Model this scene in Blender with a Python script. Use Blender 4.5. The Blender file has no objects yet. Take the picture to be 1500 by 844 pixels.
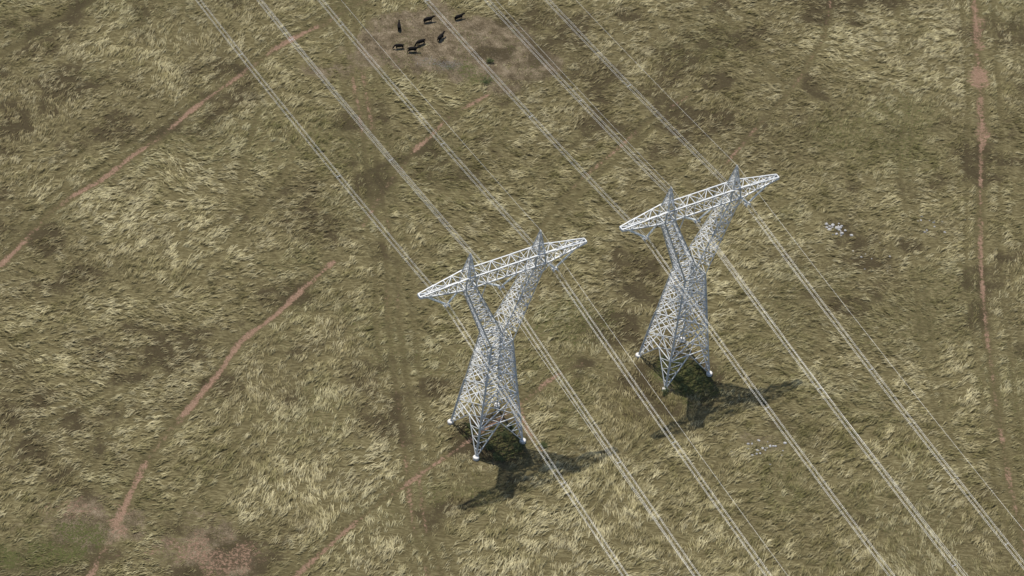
import bpy, bmesh, math, numpy as np, random
from mathutils import Vector, Matrix
random.seed(7); rng=np.random.default_rng(11)
scene=bpy.context.scene
def link(o): scene.collection.objects.link(o); return o
def empty(name,loc=(0,0,0),rz=0):
    e=bpy.data.objects.new(name,None); e.location=loc; e.rotation_euler=(0,0,rz); e.empty_display_size=1; return link(e)

# ------------------------------------------------------------------ noise
_lat={}
def vn(x,y,cell,seed=0):
    if seed not in _lat: _lat[seed]=np.random.default_rng(1000+seed).random((256,256))
    L=_lat[seed]; x=np.asarray(x)/cell+seed*7.31; y=np.asarray(y)/cell+seed*3.17
    xi=np.floor(x).astype(np.int64); yi=np.floor(y).astype(np.int64); fx=x-xi; fy=y-yi
    fx=fx*fx*(3-2*fx); fy=fy*fy*(3-2*fy)
    a=L[xi&255,yi&255];b=L[(xi+1)&255,yi&255];c=L[xi&255,(yi+1)&255];d=L[(xi+1)&255,(yi+1)&255]
    return (a*(1-fx)+b*fx)*(1-fy)+(c*(1-fx)+d*fx)*fy
def fbm(x,y,cell,seed=0,oc=4):
    s=0;t=0;w=1
    for i in range(oc):
        s=s+w*vn(x,y,cell/2**i,seed+i*13); t+=w; w*=.55
    return s/t
def sst(a,b,v):
    t=np.clip((v-a)/(b-a),0,1); return t*t*(3-2*t)

# ------------------------------------------------------------------ ground plan (metres)
TRK=dict(
 red_far=[(-106,-9),(-102,0),(-99,8),(-95,14),(-90,20),(-85,28),(-79,37),(-74,46),(-68,55),(-63,63),(-57,72),(-50,79),(-43,87),(-36,96),(-28,106)],
 red_near=[(-74,-92),(-72,-82),(-70,-72),(-69,-66),(-67,-57),(-63,-47),(-60,-40),(-57,-33),(-54,-24),(-48,-15),(-44,-8),(-38,2)],
 ruts=[(-48,110),(-44,85),(-40,65),(-35,43),(-31,23),(-26,5),(-24,-11),(-20,-32),(-16,-52),(-13,-68),(-9,-80),(-4,-100)],
 diag=[(-40,-92),(-35,-84),(-28,-73),(-21,-63),(-16,-57),(-10,-50),(-5,-44),(4,-33),(11,-24),(16,-20)],
 mid=[(-33,14),(-30,25),(-27,33),(-25,39),(-21,46),(-18,52),(-10,61)],
 mid2=[(3,16),(8,27),(13,37),(19,46),(26,57),(35,68)],
 east=[(102,130),(102,116),(102,98),(102,88),(102,69),(101,53),(100,30),(100,9),(101,-13),(103,-39),(106,-60)],
 cowpad=[(44,46),(47,52),(52,62),(59,75),(63,86),(66,95),(68,112)],
 faint=[(-60,46),(-61,25),(-62,10)],
 nw=[(-128,45),(-119,57),(-111,68),(-102,80)],
 base=[(4,-33),(6,-40),(10,-46)])
OLD=[[(-125,20),(-112,33),(-100,45),(-88,60),(-76,74),(-66,90)],[(-100,-40),(-88,-30),(-76,-18),(-66,-4),(-57,12),(-50,30)],
 [(-95,-60),(-84,-48),(-74,-38),(-66,-26),(-58,-12)],[(-60,-84),(-56,-68),(-50,-52),(-44,-38),(-37,-22)],[(-30,-84),(-24,-74),(-16,-66),(-6,-58),(8,-50)],
 [(-115,-5),(-100,22),(-90,40),(-80,52),(-70,62)],[(-8,10),(0,28),(6,42),(14,54),(24,66),(38,80)],[(20,-60),(26,-46),(36,-34),(48,-26)],
 [(84,110),(86,80),(84,50),(86,20),(88,-10),(92,-40)],[(112,110),(110,70),(108,30),(106,0),(106,-40)],[(-20,20),(-12,32),(-6,46),(-4,60)],
 [(40,100),(48,86),(60,74),(74,66)],[(-90,-85),(-80,-66),(-76,-50),(-70,-30)],[(-16,-90),(-10,-70),(-8,-60),(-4,-50)],[(20,-15),(34,-4),(50,4),(70,8)],[(-44,40),(-36,56),(-33,72),(-34,95)]]
def catmull(P,step=2.0):
    P=[np.array(p,float) for p in P]; P=[2*P[0]-P[1]]+P+[2*P[-1]-P[-2]]; out=[]
    for i in range(1,len(P)-2):
        n=max(1,int(np.linalg.norm(P[i+1]-P[i])/step))
        for k in range(n):
            t=k/n; out.append(.5*((2*P[i])+(-P[i-1]+P[i+1])*t+(2*P[i-1]-5*P[i]+4*P[i+1]-P[i+2])*t*t+(-P[i-1]+3*P[i]-3*P[i+1]+P[i+2])*t**3))
    out.append(P[-2]); return np.array(out)
CX=np.arange(-160,160.01,.4); CY=np.arange(-125,150.01,.4)
GX,GY=np.meshgrid(CX,CY,indexing='ij')
def polydist(P,off=0,R=5):
    P=catmull(P)
    if off:
        T=np.gradient(P,axis=0); T/=np.linalg.norm(T,axis=1)[:,None]; P=P+off*np.stack([-T[:,1],T[:,0]],1)
    D=np.full(GX.shape,99.)
    for a,b in zip(P[:-1],P[1:]):
        lo=np.minimum(a,b)-R; hi=np.maximum(a,b)+R
        i0,i1=np.searchsorted(CX,[lo[0],hi[0]]); j0,j1=np.searchsorted(CY,[lo[1],hi[1]])
        if i0>=i1 or j0>=j1: continue
        x=GX[i0:i1,j0:j1]-a[0]; y=GY[i0:i1,j0:j1]-a[1]; d=b-a
        t=np.clip((x*d[0]+y*d[1])/(d@d),0,1)
        D[i0:i1,j0:j1]=np.minimum(D[i0:i1,j0:j1],np.hypot(x-t*d[0],y-t*d[1]))
    return D
wob=(fbm(GX,GY,4,3,4)-.5)*2.0
def band(d,w): return 1-sst(w*.2,w*1.4,np.abs(d+wob*.45))
def blob(cx,cy,rx,ry,rot=0,soft=.35,amp=.7,cell=9,seed=5):
    c,s=math.cos(rot),math.sin(rot); x=GX-cx;y=GY-cy
    u=(x*c+y*s)/rx; v=(-x*s+y*c)/ry
    r=np.hypot(u,v)+(fbm(GX,GY,cell,seed,4)-.5)*amp*2
    return 1-sst(1-soft,1+soft,r)
brk=fbm(GX,GY,10,8,5); brk2=fbm(GX,GY,18,9,4)
soil=np.zeros(GX.shape); rut=np.zeros(GX.shape)
def addsoil(d,w,k,lo=.40,hi=.58): 
    global soil; soil=np.maximum(soil,band(d,w)*k*(.32+.68*sst(lo,hi,brk)))
def addrut(d,w,k,br=.0):
    global rut; rut=np.maximum(rut,band(d,w)*k*(1-br+br*sst(.38,.56,brk2)))
d=polydist(TRK['red_far']); addsoil(d,.7,1.); addrut(d,1.6,1.)
addrut(polydist(TRK['red_far'],2.9),.7,.8)
d=polydist(TRK['red_near']); addsoil(d,.7,1.); addrut(d,1.3,1.)
for o in(-1.15,1.15):
    d=polydist(TRK['ruts'],o); addrut(d,.7,1.); addsoil(d,.4,.6,.5,.65)
addrut(polydist(TRK['ruts'],4.0),.6,.85); addrut(polydist(TRK['ruts'],-3.8),.55,.75,.4)
d=polydist(TRK['diag']); addrut(d,1.0,1.); addsoil(d,.55,.8)
addrut(polydist(TRK['diag'],2.2),.6,.8)
d=polydist(TRK['mid']); addrut(d,1.1,.8); addsoil(d,.6,.85)
d=polydist(TRK['mid2']); addrut(d,.8,1.); addrut(polydist(TRK['mid2'],-2.1),.7,.95); addsoil(d,.4,.5)
d=polydist(TRK['east']); addrut(d,1.4,1.); addsoil(d,.6,.88); addrut(polydist(TRK['east'],4.2),.6,.8); addrut(polydist(TRK['east'],-3.2),.6,.7)
d=polydist(TRK['cowpad']); addsoil(d,.45,.65); addrut(d,.8,.85)
addrut(polydist(TRK['faint']),.7,.8); addrut(polydist(TRK['nw']),1.3,1.); addsoil(polydist(TRK['base']),.45,.8,.2,.4)
for i,P in enumerate(OLD):
    for o in(-1.0,1.0): addrut(polydist(P,o),.5,.55+.3*((i*37)%10)/10,.75)
soil=np.maximum(soil,.85*blob(101.5,86,2.2,5.0,0,.6,1.4,3,31)); soil=np.maximum(soil,.7*blob(102,67,1.2,4,0,.6,1.4,3,32))
soil=np.maximum(soil,.6*blob(101.5,75,1.0,6,0,.6,1.4,3,33)); soil=np.maximum(soil,.55*blob(102,100,1.5,8,0,.6,1.4,3,34))
soil=np.maximum(soil,.6*blob(-70,-77,1.6,4,0,.6,1.4,3,35)); soil=np.maximum(soil,.5*blob(-50,-81,9,4,.1,.6,1.5,3,36)); soil=np.maximum(soil,.4*blob(-78,-73,6,2.5,.1,.6,1.5,3,37))
bare=blob(-22,75.5,23.5,13.5,.16,.35,.75,9,41)
bare=np.maximum(bare,.88*blob(-77,-76,8.5,5.5,.2,.5,1.,6,42))
bare=np.maximum(bare,.9*blob(-51,-81,12.5,7.5,.1,.5,1.,6,43))
bare=np.maximum(bare,.66*blob(-1.5,-43,7,6.5,0,.4,.8,5,44))
bare=np.maximum(bare,.66*blob(36.5,-19,7,6.5,0,.4,.8,5,45))
bare=np.maximum(bare,.5*blob(54,-37,6,3,0,.5,1.,5,46))
bare=np.maximum(bare,.35*blob(69,29,4,2.5,0,.4,1.,5,47)); bare=np.maximum(bare,.3*blob(91,33,5,3,0,.4,1.,5,48))
green=.6*blob(-12.7,67,6,3,0,.6,1.2,4,51)+.4*bare*sst(.48,.6,fbm(GX,GY,6,151,4))
green=np.maximum(green,.8*blob(-76,-79,6,3.5,.3,.5,1.1,5,52))
green=np.maximum(green,.85*blob(-85,-86,8,4,.3,.5,1.,5,53))
green=np.maximum(green,.9*blob(37,-20,6.5,6,0,.4,.9,4,54)); green=np.maximum(green,.5*blob(-5,-58,9,5,0,.5,.9,5,55))
green=np.maximum(green,.7*blob(0,-44,6,5,0,.4,.9,4,56))
green=np.maximum(green,.35*sst(.56,.68,fbm(GX,GY,26,57,4)))
green=np.maximum(green,.6*blob(12,-8,9,6,0,.5,.9,6,58)); green=np.maximum(green,.5*blob(80,60,16,14,0,.6,.9,10,59))
dark=.5*sst(.45,.64,fbm(GX,GY,24,61,5))+.4*sst(.47,.64,fbm(GX,GY,7,161,4))
dark=np.maximum(dark,.9*blob(-10,76,6,3.6,.1,.5,1.1,4,62)); dark=np.maximum(dark,.6*blob(-25,66,10,2.5,.1,.5,1.1,4,68)); dark=np.maximum(dark,.75*blob(-85,-88,14,7,.2,.4,.8,6,63))
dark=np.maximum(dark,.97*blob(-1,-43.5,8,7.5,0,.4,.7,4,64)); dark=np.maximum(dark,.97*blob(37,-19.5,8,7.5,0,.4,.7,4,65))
dark=np.maximum(dark,.6*blob(57,55,30,22,.3,.6,.8,12,66)); dark=np.maximum(dark,.5*blob(92,-57,22,12,.1,.6,.8,12,67))
dark=np.maximum(dark,.5*blob(75,5,24,20,.3,.6,.9,12,69)); dark=np.maximum(dark,.5*blob(25,85,24,14,.3,.6,.9,12,70))
blue=.5*blob(-20.5,70,6,2.0,.1,.6,1.3,3,71)
def samp(M,x,y):
    fx=np.clip((x-CX[0])/.4,0,len(CX)-1.001); fy=np.clip((y-CY[0])/.4,0,len(CY)-1.001)
    i=fx.astype(int); j=fy.astype(int); u=fx-i; v=fy-j
    return (M[i,j]*(1-u)+M[i+1,j]*u)*(1-v)+(M[i,j+1]*(1-u)+M[i+1,j+1]*u)*v
def height(x,y):
    fall=1-sst(150,400,np.hypot(x,y))
    h=(fbm(x,y,30,81,3)-.5)*.8+(fbm(x,y,3,82,3)-.5)*.28
    near=1
    for cx,cy in((-2.04,-41.83),(34.7,-17.71)): near=near*sst(7,16,np.hypot(x-cx,y-cy))
    h=h*(.12+.88*near)
    return h*fall-samp(rut,x,y)*.14-samp(soil,x,y)*.08

# ------------------------------------------------------------------ materials
def mat(name):
    m=bpy.data.materials.new(name); m.use_nodes=True; nt=m.node_tree; return m,nt,nt.nodes['Principled BSDF']
def N(nt,t,**k):
    n=nt.nodes.new(t)
    for a,b in k.items(): setattr(n,a,b)
    return n
def noise(nt,vec,scale,detail=4,rough=.6):
    n=N(nt,'ShaderNodeTexNoise'); n.inputs['Scale'].default_value=scale; n.inputs['Detail'].default_value=detail; n.inputs['Roughness'].default_value=rough
    if vec is not None: nt.links.new(vec,n.inputs['Vector'])
    return n.outputs['Fac']
def ramp(nt,fac,stops):
    r=N(nt,'ShaderNodeValToRGB'); e=r.color_ramp.elements
    while len(e)<len(stops): e.new(.5)
    for el,(p,c) in zip(e,stops): el.position=p; el.color=(*c,1)
    nt.links.new(fac,r.inputs[0]); return r.outputs[0]
def mix(nt,f,a,b,blend='MIX'):
    m=N(nt,'ShaderNodeMix',data_type='RGBA',blend_type=blend)
    for s,v in((m.inputs[0],f),(m.inputs[6],a),(m.inputs[7],b)):
        if isinstance(v,(int,float)): s.default_value=v
        elif isinstance(v,tuple): s.default_value=(*v,1)
        else: nt.links.new(v,s)
    return m.outputs[2]
def math_(nt,op,a,b=0.,c=None):
    m=N(nt,'ShaderNodeMath',operation=op)
    for s,v in zip(m.inputs,(a,b,c)):
        if v is None: continue
        if isinstance(v,(int,float)): s.default_value=v
        else: nt.links.new(v,s)
    return m.outputs[0]

gm,nt,bs=mat('ground_earth_and_thatch')
tc=N(nt,'ShaderNodeTexCoord').outputs['Object']
mp=N(nt,'ShaderNodeMapping'); mp.inputs['Rotation'].default_value=(0,0,math.radians(-44)); mp.inputs['Scale'].default_value=(.45,1.9,1); nt.links.new(tc,mp.inputs[0])
wv=N(nt,'ShaderNodeVectorMath',operation='ADD'); nt.links.new(mp.outputs[0],wv.inputs[0])
wn=N(nt,'ShaderNodeTexNoise'); wn.inputs['Scale'].default_value=.18; nt.links.new(tc,wn.inputs['Vector'])
wsc=N(nt,'ShaderNodeVectorMath',operation='SCALE'); wsc.inputs['Scale'].default_value=4; nt.links.new(wn.outputs['Color'],wsc.inputs[0]); nt.links.new(wsc.outputs[0],wv.inputs[1])
streak=noise(nt,wv.outputs[0],1.5,6,.7)
base=ramp(nt,streak,[(.3,(.058,.047,.022)),(.48,(.122,.101,.048)),(.62,(.205,.178,.092)),(.75,(.32,.28,.16))])
def attr(n):
    a=N(nt,'ShaderNodeAttribute'); a.attribute_name=n; return a.outputs['Fac']
fine=noise(nt,tc,1.6,7,.75); mid=noise(nt,tc,.35,6,.75); grit=noise(nt,tc,5,4,.75)
def masked(name,amp=1.,lo=.3,hi=.8,src=None):
    m=math_(nt,'MULTIPLY_ADD',math_(nt,'SUBTRACT',fine if src is None else src,.5),amp*3,attr(name))
    mr=N(nt,'ShaderNodeMapRange',interpolation_type='SMOOTHSTEP'); mr.inputs[1].default_value=lo; mr.inputs[2].default_value=hi; nt.links.new(m,mr.inputs[0]); 
    return math_(nt,'MULTIPLY',mr.outputs[0],math_(nt,'MINIMUM',math_(nt,'MULTIPLY',attr(name),3.),1.))
col=mix(nt,math_(nt,'MULTIPLY',attr('m_rut'),.7),base,ramp(nt,fine,[(.35,(.05,.041,.019)),(.65,(.13,.108,.05))]))
col=mix(nt,masked('m_bare',.8),col,ramp(nt,math_(nt,'ADD',math_(nt,'MULTIPLY',grit,.5),math_(nt,'MULTIPLY',mid,.5)),[(.38,(.045,.033,.019)),(.47,(.105,.081,.048)),(.54,(.175,.137,.088)),(.62,(.29,.235,.16))]))
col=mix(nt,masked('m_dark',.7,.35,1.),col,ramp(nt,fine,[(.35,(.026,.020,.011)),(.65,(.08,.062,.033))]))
col=mix(nt,masked('m_green',1.3,.4,1.),col,ramp(nt,grit,[(.35,(.035,.036,.013)),(.65,(.125,.13,.045))]))
col=mix(nt,masked('m_blue',1.6,.6,.95,grit),col,ramp(nt,fine,[(.3,(.10,.10,.10)),(.7,(.22,.22,.24))]))
col=mix(nt,math_(nt,'MULTIPLY',masked('m_soil',1.2,.25,.85),.9),col,ramp(nt,grit,[(.3,(.12,.073,.045)),(.5,(.25,.158,.108)),(.7,(.40,.275,.195))]))
nt.links.new(col,bs.inputs['Base Color']); bs.inputs['Roughness'].default_value=.95; bs.inputs['Specular IOR Level'].default_value=.1
bp=N(nt,'ShaderNodeBump'); bp.inputs['Strength'].default_value=.8; bp.inputs['Distance'].default_value=.3
nt.links.new(math_(nt,'ADD',fine,streak),bp.inputs['Height']); nt.links.new(bp.outputs[0],bs.inputs['Normal'])

def axis(lo,hi,st):
    a=list(np.arange(lo,hi+.01,st)); s=st; x=hi
    up=[]
    while x<9000: s*=1.35; x+=s; up.append(x)
    s=st; x=lo; dn=[]
    while x>-9000: s*=1.35; x-=s; dn.append(x)
    return np.array(dn[::-1]+a+up)
ax_=axis(-150,150,.5); ay_=axis(-118,142,.5)
X,Y=np.meshgrid(ax_,ay_,indexing='ij'); nx,ny=X.shape
xf=X.ravel();yf=Y.ravel()
ins=((np.abs(xf)<155)&(yf>-122)&(yf<146)).astype(float)
co=np.stack([xf,yf,height(xf,yf)],1)
idx=np.arange(nx*ny).reshape(nx,ny)
q=np.stack([idx[:-1,:-1],idx[1:,:-1],idx[1:,1:],idx[:-1,1:]],-1).reshape(-1,4)
def quickmesh(name,co,loops,starts):
    me=bpy.data.meshes.new(name); me.vertices.add(len(co)); me.vertices.foreach_set('co',np.ascontiguousarray(co,dtype=np.float32).ravel())
    me.loops.add(len(loops)); me.loops.foreach_set('vertex_index',loops.astype(np.int32))
    me.polygons.add(len(starts)); me.polygons.foreach_set('loop_start',starts.astype(np.int32))
    me.update(calc_edges=True); return me
me=quickmesh('ground',co,q.ravel(),np.arange(len(q))*4)
for nm,M in(('m_soil',soil),('m_bare',bare),('m_green',green),('m_dark',dark),('m_blue',blue),('m_rut',rut)):
    at=me.attributes.new(nm,'FLOAT','POINT'); at.data.foreach_set('value',(samp(M,xf,yf)*ins).astype(np.float32))
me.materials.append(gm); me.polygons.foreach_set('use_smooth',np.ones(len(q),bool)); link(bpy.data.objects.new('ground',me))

# ------------------------------------------------------------------ grass : one mesh of wind-laid locks
quad=np.array([(-123,76),(114,116),(105,-65),(-90,-91)],float); cen=quad.mean(0); quad=cen+(quad-cen)*1.12
def inquad(x,y):
    ok=np.ones(len(x),bool)
    for i in range(4):
        a=quad[i];b=quad[(i+1)%4]; ok&=((b[0]-a[0])*(y-a[1])-(b[1]-a[1])*(x-a[0]))<0
    return ok
NC=100000
cx=rng.uniform(-150,150,NC); cy=rng.uniform(-115,140,NC)
den=fbm(cx,cy,2.6,91,3); so=samp(soil,cx,cy); ba=samp(bare,cx,cy)*sst(.2,.55,fbm(cx,cy,3,93,3)+.12); dk=samp(dark,cx,cy)
keep=inquad(cx,cy)&(rng.random(NC)<np.clip(.12+sst(.34,.56,den)*1.,0,1)*(1-.93*sst(.3,.75,so))*(1-.86*sst(.2,.75,ba))*(1-.25*dk))
cx=cx[keep];cy=cy[keep];den=den[keep]; nC=len(cx)
K=8
px=np.repeat(cx,K);py=np.repeat(cy,K); n=len(px)
px=px+rng.normal(0,.3,n);py=py+rng.normal(0,.3,n)
ctint=np.repeat(rng.random(nC),K); csz=np.repeat(rng.random(nC),K); cang=np.repeat(rng.normal(0,.18,nC),K)
ang=math.radians(40)+(fbm(px,py,30,95,3)-.5)*2.4+(fbm(px,py,7,96,2)-.5)*1.4+cang+rng.normal(0,.13,n)
L0=.8+1.0*rng.random(n)+.9*csz
mx=px+np.cos(ang)*L0*.45; my=py+np.sin(ang)*L0*.45
ru=np.maximum(samp(rut,px,py),samp(rut,mx,my));so=np.maximum(samp(soil,px,py),samp(soil,mx,my));ba=samp(bare,px,py);gr=samp(green,px,py);dk=samp(dark,px,py)
keep=(so<.28+.5*rng.random(n))&(ru<.35+.65*rng.random(n)) 
px,py,ru,so,ba,gr,dk,ang,L0,ctint,csz=[a[keep] for a in(px,py,ru,so,ba,gr,dk,ang,L0,ctint,csz)]
n=len(px)
short=np.clip(1-.7*ru-.6*ba-.3*dk-.3*gr,.2,1)
L=L0*short; h=(.22+.33*rng.random(n)+.15*csz)*short
w=(.033+.052*rng.random(n))*(.6+.4*short)
dx=np.cos(ang);dy=np.sin(ang); tw=rng.normal(0,.6,n)
sx=-dy*np.cos(tw)*w; sy=dx*np.cos(tw)*w; sz=np.sin(tw)*w
pz=height(px,py)-.02
bend=rng.normal(0,.2,n)
B=np.stack([px,py,pz],1); S=np.stack([sx,sy,sz],1); Dv=np.stack([dx*L,dy*L,0*L],1); Zv=np.stack([0*h,0*h,h],1); Bv=np.stack([-dy*L*bend,dx*L*bend,0*L],1)
V=np.empty((n,5,3)); V[:,0]=B-S*.8; V[:,1]=B+S*.8; V[:,2]=B+Dv*.42+Zv+S; V[:,3]=B+Dv*.42+Zv-S; V[:,4]=B+Dv+Bv+Zv*(.35+.5*rng.random(n))[:,None]
loc=np.array([0,1,2,3,3,2,4]); loops=(np.arange(n)[:,None]*5+loc).ravel()
starts=(np.arange(n)[:,None]*7+np.array([0,4])).ravel()
me=quickmesh('grass',V.reshape(-1,3),loops,starts)
straw=np.array([.62,.555,.34]);tan=np.array([.405,.352,.19]);oliv=np.array([.212,.188,.085]);brn=np.array([.158,.12,.064]);grn=np.array([.145,.158,.056])
big=fbm(px,py,22,97,4); mf=fbm(px,py,2.2,98,3)
t=np.clip(.38*ctint+.2*rng.random(n)+(big-.5)*1.0+(mf-.5)*1.5+.27,0,1)
c=np.where(t[:,None]<.5,oliv+(tan-oliv)*(t*2)[:,None],tan+(straw-tan)*((t-.5)*2)[:,None])
def lerp(c,k,f): f=np.clip(f,0,1)[:,None]; return c*(1-f)+k*f
c=lerp(c,brn,dk*.65*(.4+rng.random(n))); c=lerp(c,grn,gr*.6*(.3+rng.random(n))); c=lerp(c,oliv*.85,ru*.6); c=lerp(c,brn,ba*.25)
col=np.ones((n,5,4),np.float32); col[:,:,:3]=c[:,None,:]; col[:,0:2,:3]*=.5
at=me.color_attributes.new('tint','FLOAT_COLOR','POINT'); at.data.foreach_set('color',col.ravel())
grm,nt,bs=mat('dry_grass')
a=N(nt,'ShaderNodeAttribute'); a.attribute_name='tint'
tcg=N(nt,'ShaderNodeTexCoord').outputs['Object']; vv=noise(nt,tcg,1.2,1)
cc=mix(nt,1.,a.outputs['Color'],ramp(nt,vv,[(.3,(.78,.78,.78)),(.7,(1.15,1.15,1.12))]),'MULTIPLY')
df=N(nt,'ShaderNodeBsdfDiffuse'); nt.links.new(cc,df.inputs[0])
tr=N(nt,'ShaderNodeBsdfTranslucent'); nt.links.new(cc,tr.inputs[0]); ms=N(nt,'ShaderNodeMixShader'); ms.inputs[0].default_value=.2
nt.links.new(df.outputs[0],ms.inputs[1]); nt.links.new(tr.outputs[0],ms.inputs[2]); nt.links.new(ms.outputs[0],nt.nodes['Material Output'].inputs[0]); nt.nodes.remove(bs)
me.materials.append(grm); link(bpy.data.objects.new('grass',me))

# ------------------------------------------------------------------ transmission towers
stm,nt,bs=mat('galvanised_steel')
tcs=N(nt,'ShaderNodeTexCoord').outputs['Object']; sn=noise(nt,tcs,1.1,4,.7)
nt.links.new(ramp(nt,sn,[(.3,(.47,.48,.475)),(.55,(.61,.62,.61)),(.75,(.74,.74,.725))]),bs.inputs['Base Color']); bs.inputs['Metallic'].default_value=.1; bs.inputs['Roughness'].default_value=.55
cm,nt,bs=mat('concrete'); tcs=N(nt,'ShaderNodeTexCoord').outputs['Object']
nt.links.new(ramp(nt,noise(nt,tcs,4,5),[(.3,(.5,.48,.45)),(.7,(.75,.73,.69))]),bs.inputs['Base Color']); bs.inputs['Roughness'].default_value=.9
im,nt,bs=mat('glass_insulator'); tcs=N(nt,'ShaderNodeTexCoord').outputs['Object']
nt.links.new(ramp(nt,noise(nt,tcs,6,3),[(.3,(.66,.70,.70)),(.7,(.80,.84,.84))]),bs.inputs['Base Color']); bs.inputs['Roughness'].default_value=.25
wm,nt,bs=mat('aluminium_conductor'); tcs=N(nt,'ShaderNodeTexCoord').outputs['Object']
nt.links.new(ramp(nt,noise(nt,tcs,.3,3),[(.3,(.60,.60,.57)),(.7,(.74,.74,.70))]),bs.inputs['Base Color']); bs.inputs['Metallic'].default_value=.2; bs.inputs['Roughness'].default_value=.5

class Lat:
    def __init__(s): s.v=[];s.f=[]
    def m(s,p,q,b,t=None):
        """angle-iron member from p to q, leg width b"""
        p=Vector(p);q=Vector(q);d=q-p
        if d.length<1e-4: return
        d.normalize(); ref=Vector((0,0,1)) if abs(d.z)<.9 else Vector((1,0,0))
        u=d.cross(ref).normalized(); w=d.cross(u).normalized()
        if random.random()<.5: u=-u
        t=t or max(.018,b*.16)
        prof=[(0,0),(b,0),(b,t),(t,t),(t,b),(0,b)]; k=len(s.v)
        for o in(p,q):
            for a,c in prof: s.v.append(o+u*(a-b*.4)+w*(c-b*.4))
        for i in range(6): j=(i+1)%6; s.f.append((k+i,k+j,k+6+j,k+6+i))
        s.f.append((k,k+1,k+2,k+3)); s.f.append((k,k+3,k+4,k+5)); s.f.append((k+6,k+9,k+8,k+7)); s.f.append((k+6,k+11,k+10,k+9))
    def mesh(s,name,mt):
        me=bpy.data.meshes.new(name); me.from_pydata([tuple(v) for v in s.v],[],s.f); me.materials.append(mt); return me
def L3(a,b,t): return tuple(a[i]+(b[i]-a[i])*t for i in range(3))
def ladder(T,A,B,n,b,xb=True,hz=True,ts=None):
    ts=ts or [i/n for i in range(n+1)]
    for i in range(len(ts)-1):
        a0=L3(*A,ts[i]);a1=L3(*A,ts[i+1]);b0=L3(*B,ts[i]);b1=L3(*B,ts[i+1])
        if xb: T.m(a0,b1,b);T.m(b0,a1,b)
        elif i%2: T.m(a0,b1,b)
        else: T.m(b0,a1,b)
        if hz: T.m(a1,b1,b)
WB=5.33; ZW=27.5; WW=2.35
def build_tower_mesh():
    T=Lat(); w=lambda z: WB+(WW-WB)*z/ZW
    zs=[.35,7.4,13.4,18.2,22.0,25.0,ZW]
    cor=[(-1,-1),(1,-1),(1,1),(-1,1)]
    P=lambda c,z:(c[0]*w(z),c[1]*w(z),z)
    for c in cor: T.m(P(c,.1),P(c,13.4),.30);T.m(P(c,13.4),P(c,ZW),.27)
    for k in range(4):
        a=cor[k];b=cor[(k+1)%4]
        for i in range(len(zs)-1):
            z0,z1=zs[i],zs[i+1]; A0,A1,B0,B1=P(a,z0),P(a,z1),P(b,z0),P(b,z1); M1=L3(A1,B1,.5)
            if i==0:
                T.m(A0,M1,.19);T.m(B0,M1,.19);T.m(A1,B1,.16)
                for q in(.25,.5,.75):
                    T.m(L3(A0,A1,q),L3(A0,M1,q),.11);T.m(L3(B0,B1,q),L3(B0,M1,q),.11)
                    if q<.8: T.m(L3(A0,A1,q+.25),L3(A0,M1,q),.10);T.m(L3(B0,B1,q+.25),L3(B0,M1,q),.10)
            else:
                T.m(A0,B1,.18);T.m(B0,A1,.18);T.m(A1,B1,.14)
                wa,wb2=w(z0),w(z1); t=wa/(wa+wb2); C=L3(A0,B1,t); zc=C[2]
                T.m(P(a,zc),C,.10);T.m(P(b,zc),C,.10)
                if i<5:
                    for s0,s1 in((A0,a),(B0,b)):
                        mdl=L3(s0,C,.5); T.m(P(s1,(z0+zc)/2),mdl,.09); T.m(P(s1,zc),mdl,.09)
                    for s0,s1 in((A1,a),(B1,b)):
                        mdl=L3(s0,C,.5); T.m(P(s1,(z1+zc)/2),mdl,.09); T.m(P(s1,zc),mdl,.09)
                    T.m(L3(A0,C,.5),L3(B0,C,.5),.09)
    for z in(7.4,18.2,ZW):
        ms=[L3(P(cor[k],z),P(cor[(k+1)%4],z),.5) for k in range(4)]
        for k in range(4): T.m(ms[k],ms[(k+1)%4],.12)
        T.m(P(cor[0],z),P(cor[2],z),.12); T.m(P(cor[1],z),P(cor[3],z),.12)
    ZB,ZT=44.7,47.5
    for s in(-1,1):
        O={};I={}
        for y in(-1,1):
            O[y]=((s*WW,y*WW,ZW),(s*8.65,y*1.25,ZB)); I[y]=((0,y*2.15,30.2),(s*6.4,y*1.25,ZB))
            T.m(*O[y],.25);T.m(*I[y],.21)
            T.m(O[y][1],(s*8.35,y*1.1,ZT),.21);T.m(I[y][1],(s*6.7,y*1.1,ZT),.19)
            T.m((s*WW,y*WW,ZW),(0,y*2.15,30.2),.19)
            OA=(L3(*O[y],.16),O[y][1]); ladder(T,OA,I[y],8,.12)
            T.m((s*8.65,y*1.25,ZB),(s*6.7,y*1.1,ZT),.12);T.m((s*6.4,y*1.25,ZB),(s*8.35,y*1.1,ZT),.12)
            for xx in(8.35,6.7): T.m((s*xx,y*1.1,ZT),(s*7.52,y*.10,52.75),.17)
            ladder(T,((s*8.35,y*1.1,ZT),(s*7.6,y*.12,52.5)),((s*6.7,y*1.1,ZT),(s*7.44,y*.12,52.5)),4,.09)
            T.m(L3(*I[y],.80),(s*4.2,y*1.25,ZB),.13); T.m(L3(*O[y],.88),(s*10.6,y*1.1,44.9),.13)
        ladder(T,O[-1],O[1],9,.12); ladder(T,I[-1],I[1],8,.12)
        for xx,xt in((8.35,7.6),(6.7,7.44)): ladder(T,((s*xx,-1.1,ZT),(s*xt,-.12,52.5)),((s*xx,1.1,ZT),(s*xt,.12,52.5)),4,.09)
        for t in(.3,.55,.8): 
            T.m(L3(*O[-1],t),L3(*I[1],t),.1)
    T.m((0,-2.15,30.2),(0,2.15,30.2),.18); T.m((-WW,-WW,ZW),(WW,-WW,ZW),.16);T.m((-WW,WW,ZW),(WW,WW,ZW),.16)
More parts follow.
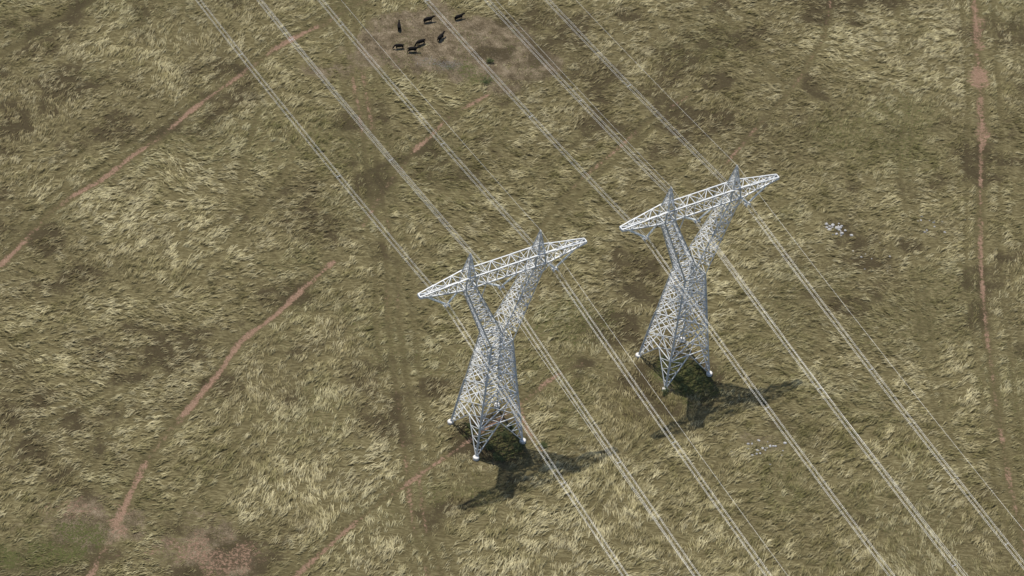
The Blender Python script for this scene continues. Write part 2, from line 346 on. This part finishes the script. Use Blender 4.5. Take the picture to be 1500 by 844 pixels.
    xs=[-18,-16.2,-14.4,-12.5,-10.6,-8.7,-6.3,-4.2,-2.1,0,2.1,4.2,6.3,8.7,10.6,12.5,14.4,16.2,18]
    def sec(x):
        u=max(0,(abs(x)-8.7)/9.3); hw=1.25-.8*u; return hw,ZB+(45.65-ZB)*u,ZT+(46.05-ZT)*u
    for i in range(len(xs)-1):
        x0,x1=xs[i],xs[i+1]; h0,b0,t0=sec(x0);h1,b1,t1=sec(x1)
        for y in(-1,1):
            T.m((x0,y*h0,b0),(x1,y*h1,b1),.26);T.m((x0,y*h0,t0),(x1,y*h1,t1),.23)
            if i%2: T.m((x0,y*h0,b0),(x1,y*h1,t1),.13)
            else: T.m((x0,y*h0,t0),(x1,y*h1,b1),.13)
            T.m((x1,y*h1,b1),(x1,y*h1,t1),.10)
        T.m((x0,-h0,b0),(x1,h1,b1),.12); T.m((x0,h0,b0),(x1,-h1,b1),.12); T.m((x1,-h1,b1),(x1,h1,b1),.11)
        if i%2: T.m((x0,-h0,t0),(x1,h1,t1),.12)
        else: T.m((x0,h0,t0),(x1,-h1,t1),.12)
        T.m((x1,-h1,t1),(x1,h1,t1),.11)
    for s in(-1,1):
        T.m((s*18,-.45,45.65),(s*18,.45,45.65),.22);T.m((s*18,-.45,46.05),(s*18,.45,46.05),.22)
        T.m((s*18,-.45,45.65),(s*18,-.45,46.05),.2);T.m((s*18,.45,45.65),(s*18,.45,46.05),.2)
    return T.mesh('steel_lattice',stm)
def lathe(v,f,p,q,prof,seg=8):
    p=Vector(p);q=Vector(q);d=(q-p);ln=d.length;d.normalize();u=d.orthogonal().normalized();w=d.cross(u);k=len(v)
    for t,r in prof:
        for j in range(seg):
            a=2*math.pi*j/seg; v.append(tuple(p+d*(t*ln)+(u*math.cos(a)+w*math.sin(a))*r))
    for i in range(len(prof)-1):
        for j in range(seg): f.append((k+i*seg+j,k+i*seg+(j+1)%seg,k+(i+1)*seg+(j+1)%seg,k+(i+1)*seg+j))
    f.append(tuple(k+j for j in range(seg))[::-1]); f.append(tuple(k+(len(prof)-1)*seg+j for j in range(seg)))
ZA=40.75; SP=11.76; HX=.44; HZ=.2
def build_ins():
    v=[];f=[]
    for k in(-1,0,1):
        bot=(k*SP,0,ZA+.3)
        tops=[(-5.3,0,44.5),(5.3,0,44.5)] if k==0 else [(k*16.6,0,45.2),(k*9.0,0,44.4)]
        for tp in tops:
            nD=20; pr=[(0,.03),(.06,.03)]
            for i in range(nD):
                t0=.06+.86*i/nD; dt=.86/nD; pr+=[(t0,.08),(t0+dt*.15,.22),(t0+dt*.6,.20),(t0+dt*.75,.08)]
            pr+=[(.93,.03),(1,.03)]
            lathe(v,f,tp,bot,pr,8)
    me=bpy.data.meshes.new('insulator_strings'); me.from_pydata(v,[],f); me.materials.append(im); return me
def build_yoke():
    T=Lat()
    for k in(-1,0,1):
        x=k*SP
        for dz in(-HZ,HZ):
            T.m((x-.52,0,ZA+dz),(x+.52,0,ZA+dz),.16)
        for dx in(-HX,HX):
            T.m((x+dx,0,ZA-.24),(x+dx,0,ZA+.24),.14)
            for dz in(-HZ,HZ): T.m((x+dx,-.5,ZA+dz),(x+dx,.5,ZA+dz),.13)
        T.m((x,0,ZA+.16),(x,0,ZA+.46),.2)
    return T.mesh('suspension_yokes',stm)
tm=build_tower_mesh(); ime=build_ins(); ym=build_yoke()
v=[];f=[]
for sx_ in(-1,1):
    for sy_ in(-1,1): lathe(v,f,(sx_*WB,sy_*WB,-.8),(sx_*WB,sy_*WB,.7),[(0,.62),(.93,.62),(1,.52)],14)
fm=bpy.data.meshes.new('concrete_footings'); fm.from_pydata(v,[],f); fm.materials.append(cm)
AZ=.58213; TW=[(-2.037,-41.828),(34.705,-17.712)]
for c0 in TW:
    e=empty('transmission_tower',(c0[0],c0[1],0),AZ)
    for nm,m_ in(('steel_lattice',tm),('insulator_strings',ime),('suspension_yokes',ym),('concrete_footings',fm)):
        o=link(bpy.data.objects.new(nm,m_)); o.parent=e
# wires
A1,BB=.1145,.00033
def wire(v,f,x,z0,off,r,a=A1,b=BB,Lw=340,seg=5):
    ys=np.concatenate([-np.linspace(Lw,0,60,endpoint=False),np.linspace(0,Lw,61)]); k=len(v)
    for y in ys:
        z=z0-a*abs(y)+b*y*y
        for j in range(seg):
            an=2*math.pi*j/seg; v.append((x+off[0]+r*math.cos(an),y,z+off[1]+r*math.sin(an)))
    for i in range(len(ys)-1):
        for j in range(seg): f.append((k+i*seg+j,k+i*seg+(j+1)%seg,k+(i+1)*seg+(j+1)%seg,k+(i+1)*seg+j))
meshes=[]
for k in(-1,0,1):
    v=[];f=[]
    for ox in(-HX,HX):
        for oz in(-HZ,HZ): wire(v,f,k*SP,ZA,(ox,oz),.0165)
    me=bpy.data.meshes.new('conductor_bundle'); me.from_pydata(v,[],f); me.materials.append(wm)
    T=Lat()
    for y in np.arange(-315,316,45.):
        if abs(y)<1: continue
        z=ZA-A1*abs(y)+BB*y*y
        for s in(-1,1): T.m((k*SP-HX,y,z-HZ*s),(k*SP+HX,y,z+HZ*s),.045)
    meshes.append((me,T.mesh('bundle_spacers',stm)))
sh=[]
for k in(-1,1):
    v=[];f=[]; wire(v,f,k*7.52,52.7,(0,0),.015,.095,.00027)
    me=bpy.data.meshes.new('shield_strand'); me.from_pydata(v,[],f); me.materials.append(wm); sh.append(me)
for c0 in TW:
    for me,sp in meshes:
        e=empty('power_line',(c0[0],c0[1],0),AZ)
        for nm,m_ in(('conductors',me),('spacers',sp)):
            o=link(bpy.data.objects.new(nm,m_)); o.parent=e
    for me in sh:
        o=link(bpy.data.objects.new('shield_wire',me)); o.location=(c0[0],c0[1],0); o.rotation_euler=(0,0,AZ)

# ------------------------------------------------------------------ cattle
hm,nt,bs=mat('black_hide'); tcs=N(nt,'ShaderNodeTexCoord').outputs['Object']
nt.links.new(ramp(nt,noise(nt,tcs,5,4),[(.3,(.004,.004,.004)),(.7,(.012,.010,.009))]),bs.inputs['Base Color']); bs.inputs['Roughness'].default_value=.85; bs.inputs['Specular IOR Level'].default_value=.12
def cow(loc,head,graze=False,size=1.,step=.1):
    g=graze
    V=[((0,-.78,1.12),.33),((0,-.25,1.03),.41),((0,.38,1.02),.41),((0,.78,1.12),.27),((0,1.12,.82) if g else (0,1.1,1.32),.18),
       ((0,1.28,.42) if g else (0,1.30,1.36),.16),((0,1.48,.14) if g else (0,1.62,1.16),.095),((0,-1.06,1.18),.09),((0,-1.17,.72),.035),((0,-1.16,.42),.05)]
    E=[(0,1),(1,2),(2,3),(3,4),(4,5),(5,6),(0,7),(7,8),(8,9)]
    for s in(-1,1):
        k=len(V); d_=step*s
        V+=[((s*.2,.55,.78),.17),((s*.2,.57+d_*.6,.42),.085),((s*.2,.53+d_,.05),.075)]; E+=[(2,k),(k,k+1),(k+1,k+2)]
        k=len(V); V+=[((s*.2,-.70,.82),.2),((s*.2,-.96-d_*.6,.48),.09),((s*.2,-.88-d_,.05),.075)]; E+=[(0,k),(k,k+1),(k+1,k+2)]
        k=len(V); b=V[5][0]; V+=[((s*.22,b[1]-.08,b[2]+.08),.04)]; E+=[(5,k)]
    me=bpy.data.meshes.new('cow'); me.from_pydata([p for p,_ in V],E,[]); me.materials.append(hm)
    o=bpy.data.objects.new('cow',me); link(o)
    md=o.modifiers.new('skin','SKIN'); sv=me.skin_vertices[0].data
    for i,(p,r) in enumerate(V):
        sv[i].radius=(r*.92,r); sv[i].use_root=(i==0)
    sd=o.modifiers.new('sub','SUBSURF'); sd.levels=2; sd.render_levels=2
    z=float(height(np.array([loc[0]]),np.array([loc[1]]))[0])
    o.location=(loc[0],loc[1],z-.02); o.rotation_euler=(0,0,math.radians(head)-math.pi/2); o.scale=(size,)*3
cow((-32.0,80.5),97,False,1.05); cow((-25.6,84.0),28,False,1.1); cow((-18.7,86.2),35,False,1.02)
cow((-22.2,78.2),63,False,1.12); cow((-26.6,75.7),218,True,1.1); cow((-28.1,72.8),12,False,1.1,.2); cow((-31.3,73.5),192,True,1.0)

# ------------------------------------------------------------------ shrubs and rocks
lm,nt,bs=mat('shrub_leaves'); tcs=N(nt,'ShaderNodeTexCoord').outputs['Object']
nt.links.new(ramp(nt,noise(nt,tcs,3,3),[(.3,(.04,.05,.014)),(.55,(.085,.10,.028)),(.75,(.17,.18,.06))]),bs.inputs['Base Color']); bs.inputs['Roughness'].default_value=.7
bk,nt,bs=mat('shrub_bark'); tcs=N(nt,'ShaderNodeTexCoord').outputs['Object']
nt.links.new(ramp(nt,noise(nt,tcs,8,3),[(.3,(.06,.045,.03)),(.7,(.14,.11,.08))]),bs.inputs['Base Color'])
def shrub(x,y,r,hh,nl=420):
    z=float(height(np.array([x]),np.array([y]))[0]); v=[];f=[];mi=[]
    for i in range(7):
        a=random.uniform(0,6.28); rr=r*random.uniform(.3,.7); nf=len(f)
        lathe(v,f,(0,0,-.05),(rr*math.cos(a),rr*math.sin(a),hh*random.uniform(.5,.85)),[(0,.05),(1,.015)],5); mi+=[1]*(len(f)-nf)
    cl=[(Vector((random.gauss(0,r*.45),random.gauss(0,r*.45),hh*random.uniform(.3,.85))),r*random.uniform(.25,.45)) for _ in range(9)]
    for i in range(nl):
        c_,cr=random.choice(cl); p=c_+Vector((random.gauss(0,1),random.gauss(0,1),random.gauss(0,.8)))*cr*.6
        if p.z<.03: p.z=.05
        u=Vector((random.gauss(0,1),random.gauss(0,1),random.gauss(0,.6))).normalized(); w_=u.orthogonal().normalized()*.5; s=random.uniform(.07,.15); k=len(v)
        v+=[tuple(p-u*s),tuple(p+w_*s),tuple(p+u*s),tuple(p-w_*s)]; f.append((k,k+1,k+2,k+3)); mi.append(0)
    me=bpy.data.meshes.new('shrub'); me.from_pydata(v,[],f); me.materials.append(lm); me.materials.append(bk); me.polygons.foreach_set('material_index',mi)
    o=link(bpy.data.objects.new('shrub',me)); o.location=(x,y,z)
for a in [(33.2,-26.2,1.0,1.5),(9.4,-43.6,1.1,1.0),(1.4,-42.3,1.3,1.3),(-10.7,65.5,1.2,1.1),(-10.6,72.,1.0,.9),(38.1,-19.6,1.4,1.3),(36.0,-17.4,1.1,1.0),
          (35.6,-21.5,1.,.9),(39.6,-17.6,.9,.8),(-1.,-46.2,1.0,.8),(2.8,-40.,.9,.7),(-3.6,-43.6,.8,.7),(32.4,-16.4,.8,.7),(40.6,-21.8,1.,.8),(37.,-24.3,.9,.7),(.6,-48.6,1.,.7),(4.4,-45.3,1.1,.8),(-5.6,-40.6,.8,.6)]: shrub(*a)
rm,nt,bs=mat('pale_rock'); tcs=N(nt,'ShaderNodeTexCoord').outputs['Object']
nt.links.new(ramp(nt,noise(nt,tcs,3,5),[(.3,(.26,.25,.24)),(.7,(.5,.49,.47))]),bs.inputs['Base Color']); bs.inputs['Roughness'].default_value=.9
def rocks(x,y,n_,sp,s0,s1):
    bm=bmesh.new()
    for i in range(n_):
        a=random.gauss(0,sp);b=random.gauss(0,sp*.6); s=random.uniform(s0,s1)
        z=float(height(np.array([x+a]),np.array([y+b]))[0])
        r=bmesh.ops.create_icosphere(bm,subdivisions=2,radius=s)
        sc=Vector((random.uniform(.8,1.5),random.uniform(.7,1.1),random.uniform(.5,.8)))
        for q_ in r['verts']:
            c_=q_.co; c_*=1+.28*(random.random()-.5); q_.co=Vector((c_.x*sc.x+a,c_.y*sc.y+b,c_.z*sc.z+z+s*.2))
    me=bpy.data.meshes.new('rock_cluster'); bm.to_mesh(me); bm.free(); me.materials.append(rm); o=link(bpy.data.objects.new('rock_cluster',me)); o.location=(x,y,0)
rocks(68.1,29.5,12,1.2,.15,.5); rocks(69.8,27.3,9,1.0,.15,.42); rocks(90.5,33.2,14,3.0,.1,.32); rocks(53.5,-38.,24,2.8,.1,.34); rocks(75,20,8,4,.08,.25)

# ------------------------------------------------------------------ camera, sun, sky
D,th,rho=622.438,.77383,.10512
C=Vector((0,-D*math.cos(th),D*math.sin(th))); F=Vector((0,math.cos(th),-math.sin(th))); r0=Vector((1,0,0)); u0=Vector((0,math.sin(th),math.cos(th)))
u=math.cos(rho)*u0-math.sin(rho)*r0; r=math.cos(rho)*r0+math.sin(rho)*u0
cam=bpy.data.cameras.new('camera'); cam.lens=4346.47*36/1500; cam.sensor_width=36; cam.clip_start=1; cam.clip_end=20000
o=link(bpy.data.objects.new('camera',cam))
M=Matrix((( r.x,u.x,-F.x,C.x),(r.y,u.y,-F.y,C.y),(r.z,u.z,-F.z,C.z),(0,0,0,1))); o.matrix_world=M; scene.camera=o
sd=Vector((11.3,-10.85,-45.8)).normalized()
sl=bpy.data.lights.new('sun','SUN'); sl.energy=4.5; sl.angle=math.radians(.6); sl.color=(1,.95,.87)
so_=link(bpy.data.objects.new('sun',sl)); so_.rotation_euler=sd.to_track_quat('-Z','Y').to_euler(); so_.location=(0,0,200)
w=bpy.data.worlds.new('World'); scene.world=w; w.use_nodes=True; nt=w.node_tree
sk=nt.nodes.new('ShaderNodeTexSky'); sk.sky_type='NISHITA'; sk.sun_disc=False; sk.sun_elevation=math.asin(-sd.z); sk.sun_rotation=math.atan2(-sd.x,-sd.y)%(2*math.pi)
bg=nt.nodes['Background']; bg.inputs[1].default_value=.12; nt.links.new(sk.outputs[0],bg.inputs[0])
scene.view_settings.view_transform='Standard'; scene.view_settings.look='None'; scene.view_settings.exposure=0
print('locks',n)
